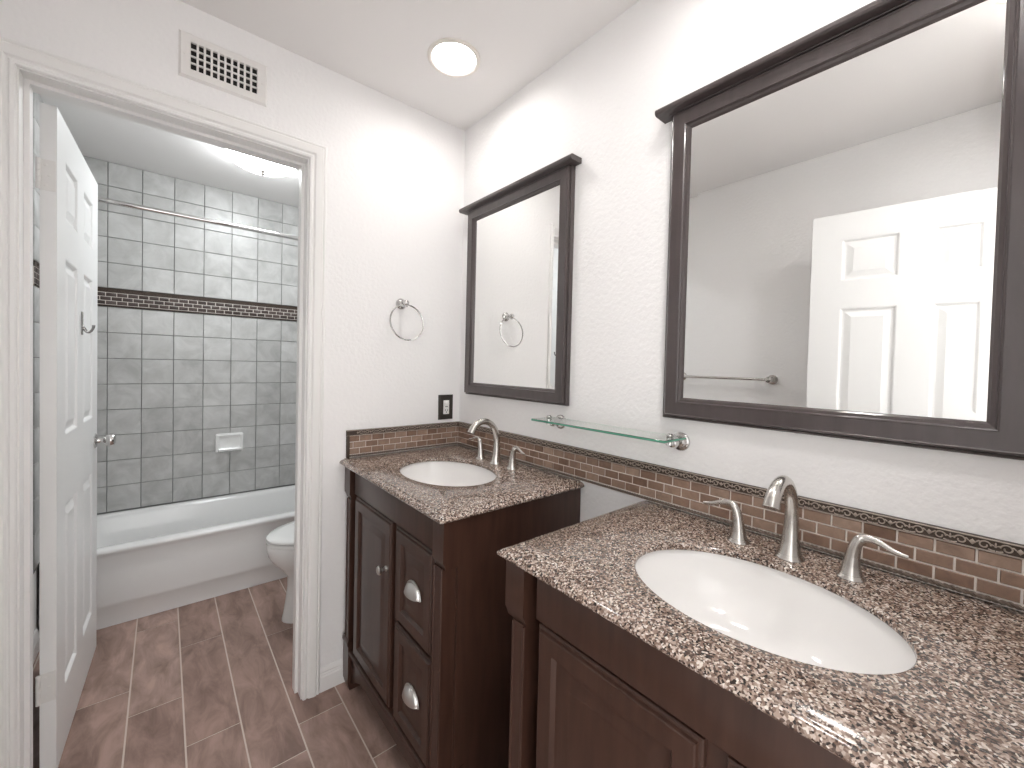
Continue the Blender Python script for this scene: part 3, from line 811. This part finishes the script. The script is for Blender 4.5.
# ------------------------------------------------------------------ lamps
def can_light(loc, label, lens='lens'):
    t = thing('recessed_light', label, 'ceiling light', loc)
    bm = new_bm(); lathe(bm, [(.097, 0), (.096, -.004), (.090, -.0075), (.083, -.0065), (.079, -.003), (.079, 0)], n=48, cap=False)
    obj('trim_ring', bm, M['ring'], t, angle=40)
    bm = new_bm(); lathe(bm, [(.0792, -.003), (.0785, .010), (.0765, .045), (.074, .060), (.0, .060)], n=40, cap=False)
    obj('reflector', bm, M['reflector'], t, angle=50)
    bm = new_bm(); lathe(bm, [(.0, .0595), (.030, .0590), (.052, .048), (.0680, .026), (.0690, .018), (.054, .010), (.028, .0062), (0, .005)], n=40, cap=False)
    obj('lamp_lens', bm, M[lens], t)
    return t
L1 = can_light((*CANS[0], H-.0004), 'round recessed ceiling light glowing white near the corner')
L2 = dup(L1, (*CANS[1], H-.0004), 'round recessed ceiling light above the near vanity, outside the frame')
L3 = can_light((*CANS[2], H-.0004), 'added fill light shaped as a recessed ceiling light just inside the entrance, outside the frame', 'lens_fill')  # added out of view to even out the room's brightness
L1['group'] = L2['group'] = L3['group'] = 'recessed ceiling lights'
t = thing('flush_ceiling_light', 'round frosted glass flush ceiling light with small finial in the tub room', 'ceiling light', (-.700, .935, H))
bm = new_bm(); lathe(bm, [(.0, -.0005), (.172, -.0005), (.174, -.022), (.1695, -.024), (.160, -.022), (0, -.022)], n=48); obj('base_pan', bm, M['trim'], t, angle=40)  # pan rim deepened to shield the ceiling from the dome's glow
bm = new_bm(); lathe(bm, [(.160, -.0225), (.1675, -.026), (.1672, -.032), (.160, -.045), (.140, -.062), (.110, -.077), (.070, -.088), (.030, -.0935), (.0, -.0945)], n=48, cap=False); obj('glass_dome', bm, M['dome'], t)
bm = new_bm(); lathe(bm, [(.0, -.095), (.018, -.0948), (.017, -.099), (.009, -.103), (.007, -.108), (.0095, -.113), (.006, -.118), (0, -.1195)], n=20); obj('finial', bm, M['nickel'], t)

# ------------------------------------------------------------------ bathtub
def rrect(x0, x1, y0, y1, r, z, n=8):
    out = []
    for cx, cy, a0 in ((x1-r, y1-r, 0), (x0+r, y1-r, PI/2), (x0+r, y0+r, PI), (x1-r, y0+r, 1.5*PI)):
        for k in range(n+1):
            a = a0+PI/2*k/n; out.append((cx+r*math.cos(a), cy+r*math.sin(a), z))
    return out
t = thing('bathtub', 'white alcove bathtub with a plain apron along the tiled wall', 'bathtub', (0, 0, 0))
bm = new_bm(); a, b_, TF, TB = XL+.008, -.008, 1.024, YT-.001
rings = [rrect(a, b_, TF+.016, TB, .004, .0), rrect(a, b_, TF+.016, TB, .004, .085), rrect(a, b_, TF+.004, TB, .004, .100), rrect(a, b_, TF+.002, TB, .004, .118),
         rrect(a, b_, TF+.010, TB, .004, .26), rrect(a, b_, TF+.014, TB, .004, .335), rrect(a, b_, TF+.006, TB, .004, .352), rrect(a, b_, TF, TB, .006, .362), rrect(a, b_, TF, TB, .006, .372), rrect(a+.002, b_-.002, TF+.006, TB-.001, .008, .380),
         rrect(a+.04, b_-.04, TF+.060, TB-.030, .08, .3815), rrect(a+.058, b_-.058, TF+.078, TB-.045, .085, .376), rrect(a+.068, b_-.068, TF+.088, TB-.054, .09, .355),
         rrect(a+.11, b_-.08, TF+.100, TB-.075, .10, .22), rrect(a+.17, b_-.10, TF+.120, TB-.10, .11, .09), rrect(a+.23, b_-.15, TF+.17, TB-.15, .09, .055)]
loft(bm, rings); obj('tub_shell', bm, M['tub'], t, angle=55)
bm = new_bm(); lathe(bm, [(0, 0), (.028, 0), (.028, .003), (.02, .005), (0, .005)], (-.32, 1.35, .0555), n=20); obj('tub_drain', bm, M['chrome'], t)

bm = new_bm(); tube(bm, [(XL+.012, 1.07, 2.052), (-.012, 1.07, 2.052)], .0125, n=16)
t = thing('shower_curtain_rod', 'straight chrome shower curtain rod spanning above the bathtub', 'curtain rod', (XL, 1.07, 2.052))
bm2 = bm; 
for v in bm2.verts: v.co -= Vector((XL, 1.07, 2.052))
obj('rod', bm2, M['chrome'], t)
for x, s in ((0.007, 1), (1.533, -1)):
    bm = new_bm(); lathe(bm, [(.030, 0), (.030, .004), (.022, .010), (.0135, .014), (.0135, .030)], (x, 0, 0), (s, 0, 0), n=24); obj('rod_flange', bm, M['chrome'], t)

# soap dish on the tiles
bm = new_bm(); SDX, SDZ = -.7655, .742
def sd(w_, h_, y, dz=0, r=.012): 
    return [(x, y, z) for x, z, _ in [(p[0], p[1]+dz, 0) for p in rrect(-w_, w_, -h_, h_, r, 0, 5)]]
loft(bm, [sd(.079, .064, 0), sd(.079, .064, -.008), sd(.075, .060, -.014), sd(.066, .050, -.016, .001), sd(.060, .044, -.010, .001), sd(.056, .038, -.006, .001)], cap0=False)
# projecting tray with a raised lip
tr = [(0, -.030), (-.012, -.052), (-.034, -.056), (-.052, -.050), (-.058, -.036), (-.054, -.031), (-.048, -.038), (-.034, -.044), (-.014, -.040), (-.008, -.030)]
loft(bm, [[(x, y, z) for y, z in tr] for x in (-.064, .064)])
o = obj('soap_dish', bm, M['porcelain'], angle=40); o.location = (SDX, YT-.0058, SDZ)
tag(o, 'white ceramic soap dish fixed to the grey tiles above the bathtub', 'soap dish')

# ------------------------------------------------------------------ toilet (faces -x, tank on the right wall)
TY = .585
t = thing('toilet', 'white toilet with closed lid, partly hidden by the doorway trim beside the bathtub', 'toilet', (0, TY, 0))
def egg(xf, xb, hw_, z, n=40, sq=.0):
    """front (towards -x) rounded and long, back blunter"""
    out = []; xc = xb-.20 if xb-.20 > xf+.15 else (xf+xb)/2
    for k in range(n):
        a = 2*PI*k/n; c, s = math.cos(a), math.sin(a)
        x = xc+(xb-xc)*c if c > 0 else xc+(xc-xf)*c
        if c > 0: x = xc+(xb-xc)*(abs(c)**.6)
        out.append((x, hw_*s, z))
    return out
bm = new_bm()
rings = [egg(-.650, -.16, .112, 0), egg(-.650, -.16, .112, .012), egg(-.645, -.16, .108, .030), egg(-.634, -.16, .102, .10), egg(-.626, -.16, .100, .17), egg(-.628, -.16, .108, .225),
         egg(-.658, -.165, .132, .268), egg(-.692, -.17, .158, .305), egg(-.712, -.175, .174, .340), egg(-.719, -.18, .181, .372), egg(-.719, -.18, .182, .390), egg(-.714, -.185, .178, .398),
         egg(-.680, -.25, .142, .398), egg(-.672, -.26, .132, .385), egg(-.640, -.30, .105, .30), egg(-.58, -.36, .06, .22), egg(-.52, -.42, .03, .20)]
loft(bm, rings)
# deck joining bowl to the tank
box(bm, -.26, -.045, -.105, .105, .20, .398, bev=.02, seg=3)
obj('bowl', bm, M['porcelain'], t, angle=60)
bm = new_bm()
loft(bm, [egg(-.712, -.215, .176, .4005), egg(-.722, -.212, .184, .404), egg(-.722, -.212, .184, .415), egg(-.716, -.216, .179, .419)]); obj('seat', bm, M['porcelain'], t, angle=50)
bm = new_bm()
loft(bm, [egg(-.713, -.215, .176, .4225), egg(-.722, -.212, .184, .4255), egg(-.722, -.212, .184, .433), egg(-.712, -.218, .176, .4405), egg(-.67, -.24, .14, .4445), egg(-.58, -.33, .06, .446)]); obj('lid', bm, M['porcelain'], t, angle=50)
bm = new_bm()
loft(bm, [rrect(-.205, -.012, -.19, .19, .03, .39), rrect(-.212, -.010, -.205, .205, .03, .55), rrect(-.218, -.008, -.215, .215, .03, .735)]); obj('tank', bm, M['porcelain'], t, angle=50)
bm = new_bm(); loft(bm, [rrect(-.222, -.006, -.220, .220, .03, .7355), rrect(-.226, -.005, -.224, .224, .03, .742), rrect(-.226, -.005, -.224, .224, .03, .760), rrect(-.218, -.010, -.216, .216, .03, .768)]); obj('tank_lid', bm, M['porcelain'], t, angle=50)
bm = new_bm(); lathe(bm, [(.012, 0), (.012, .006), (.007, .010), (.007, .016)], (-.216, .15, .68), (-1, 0, 0), n=16); tube(bm, [(-.230, .155, .68), (-.232, .12, .678), (-.233, .085, .674)], [.006, .005, .006], n=10); obj('flush_lever', bm, M['chrome'], t)
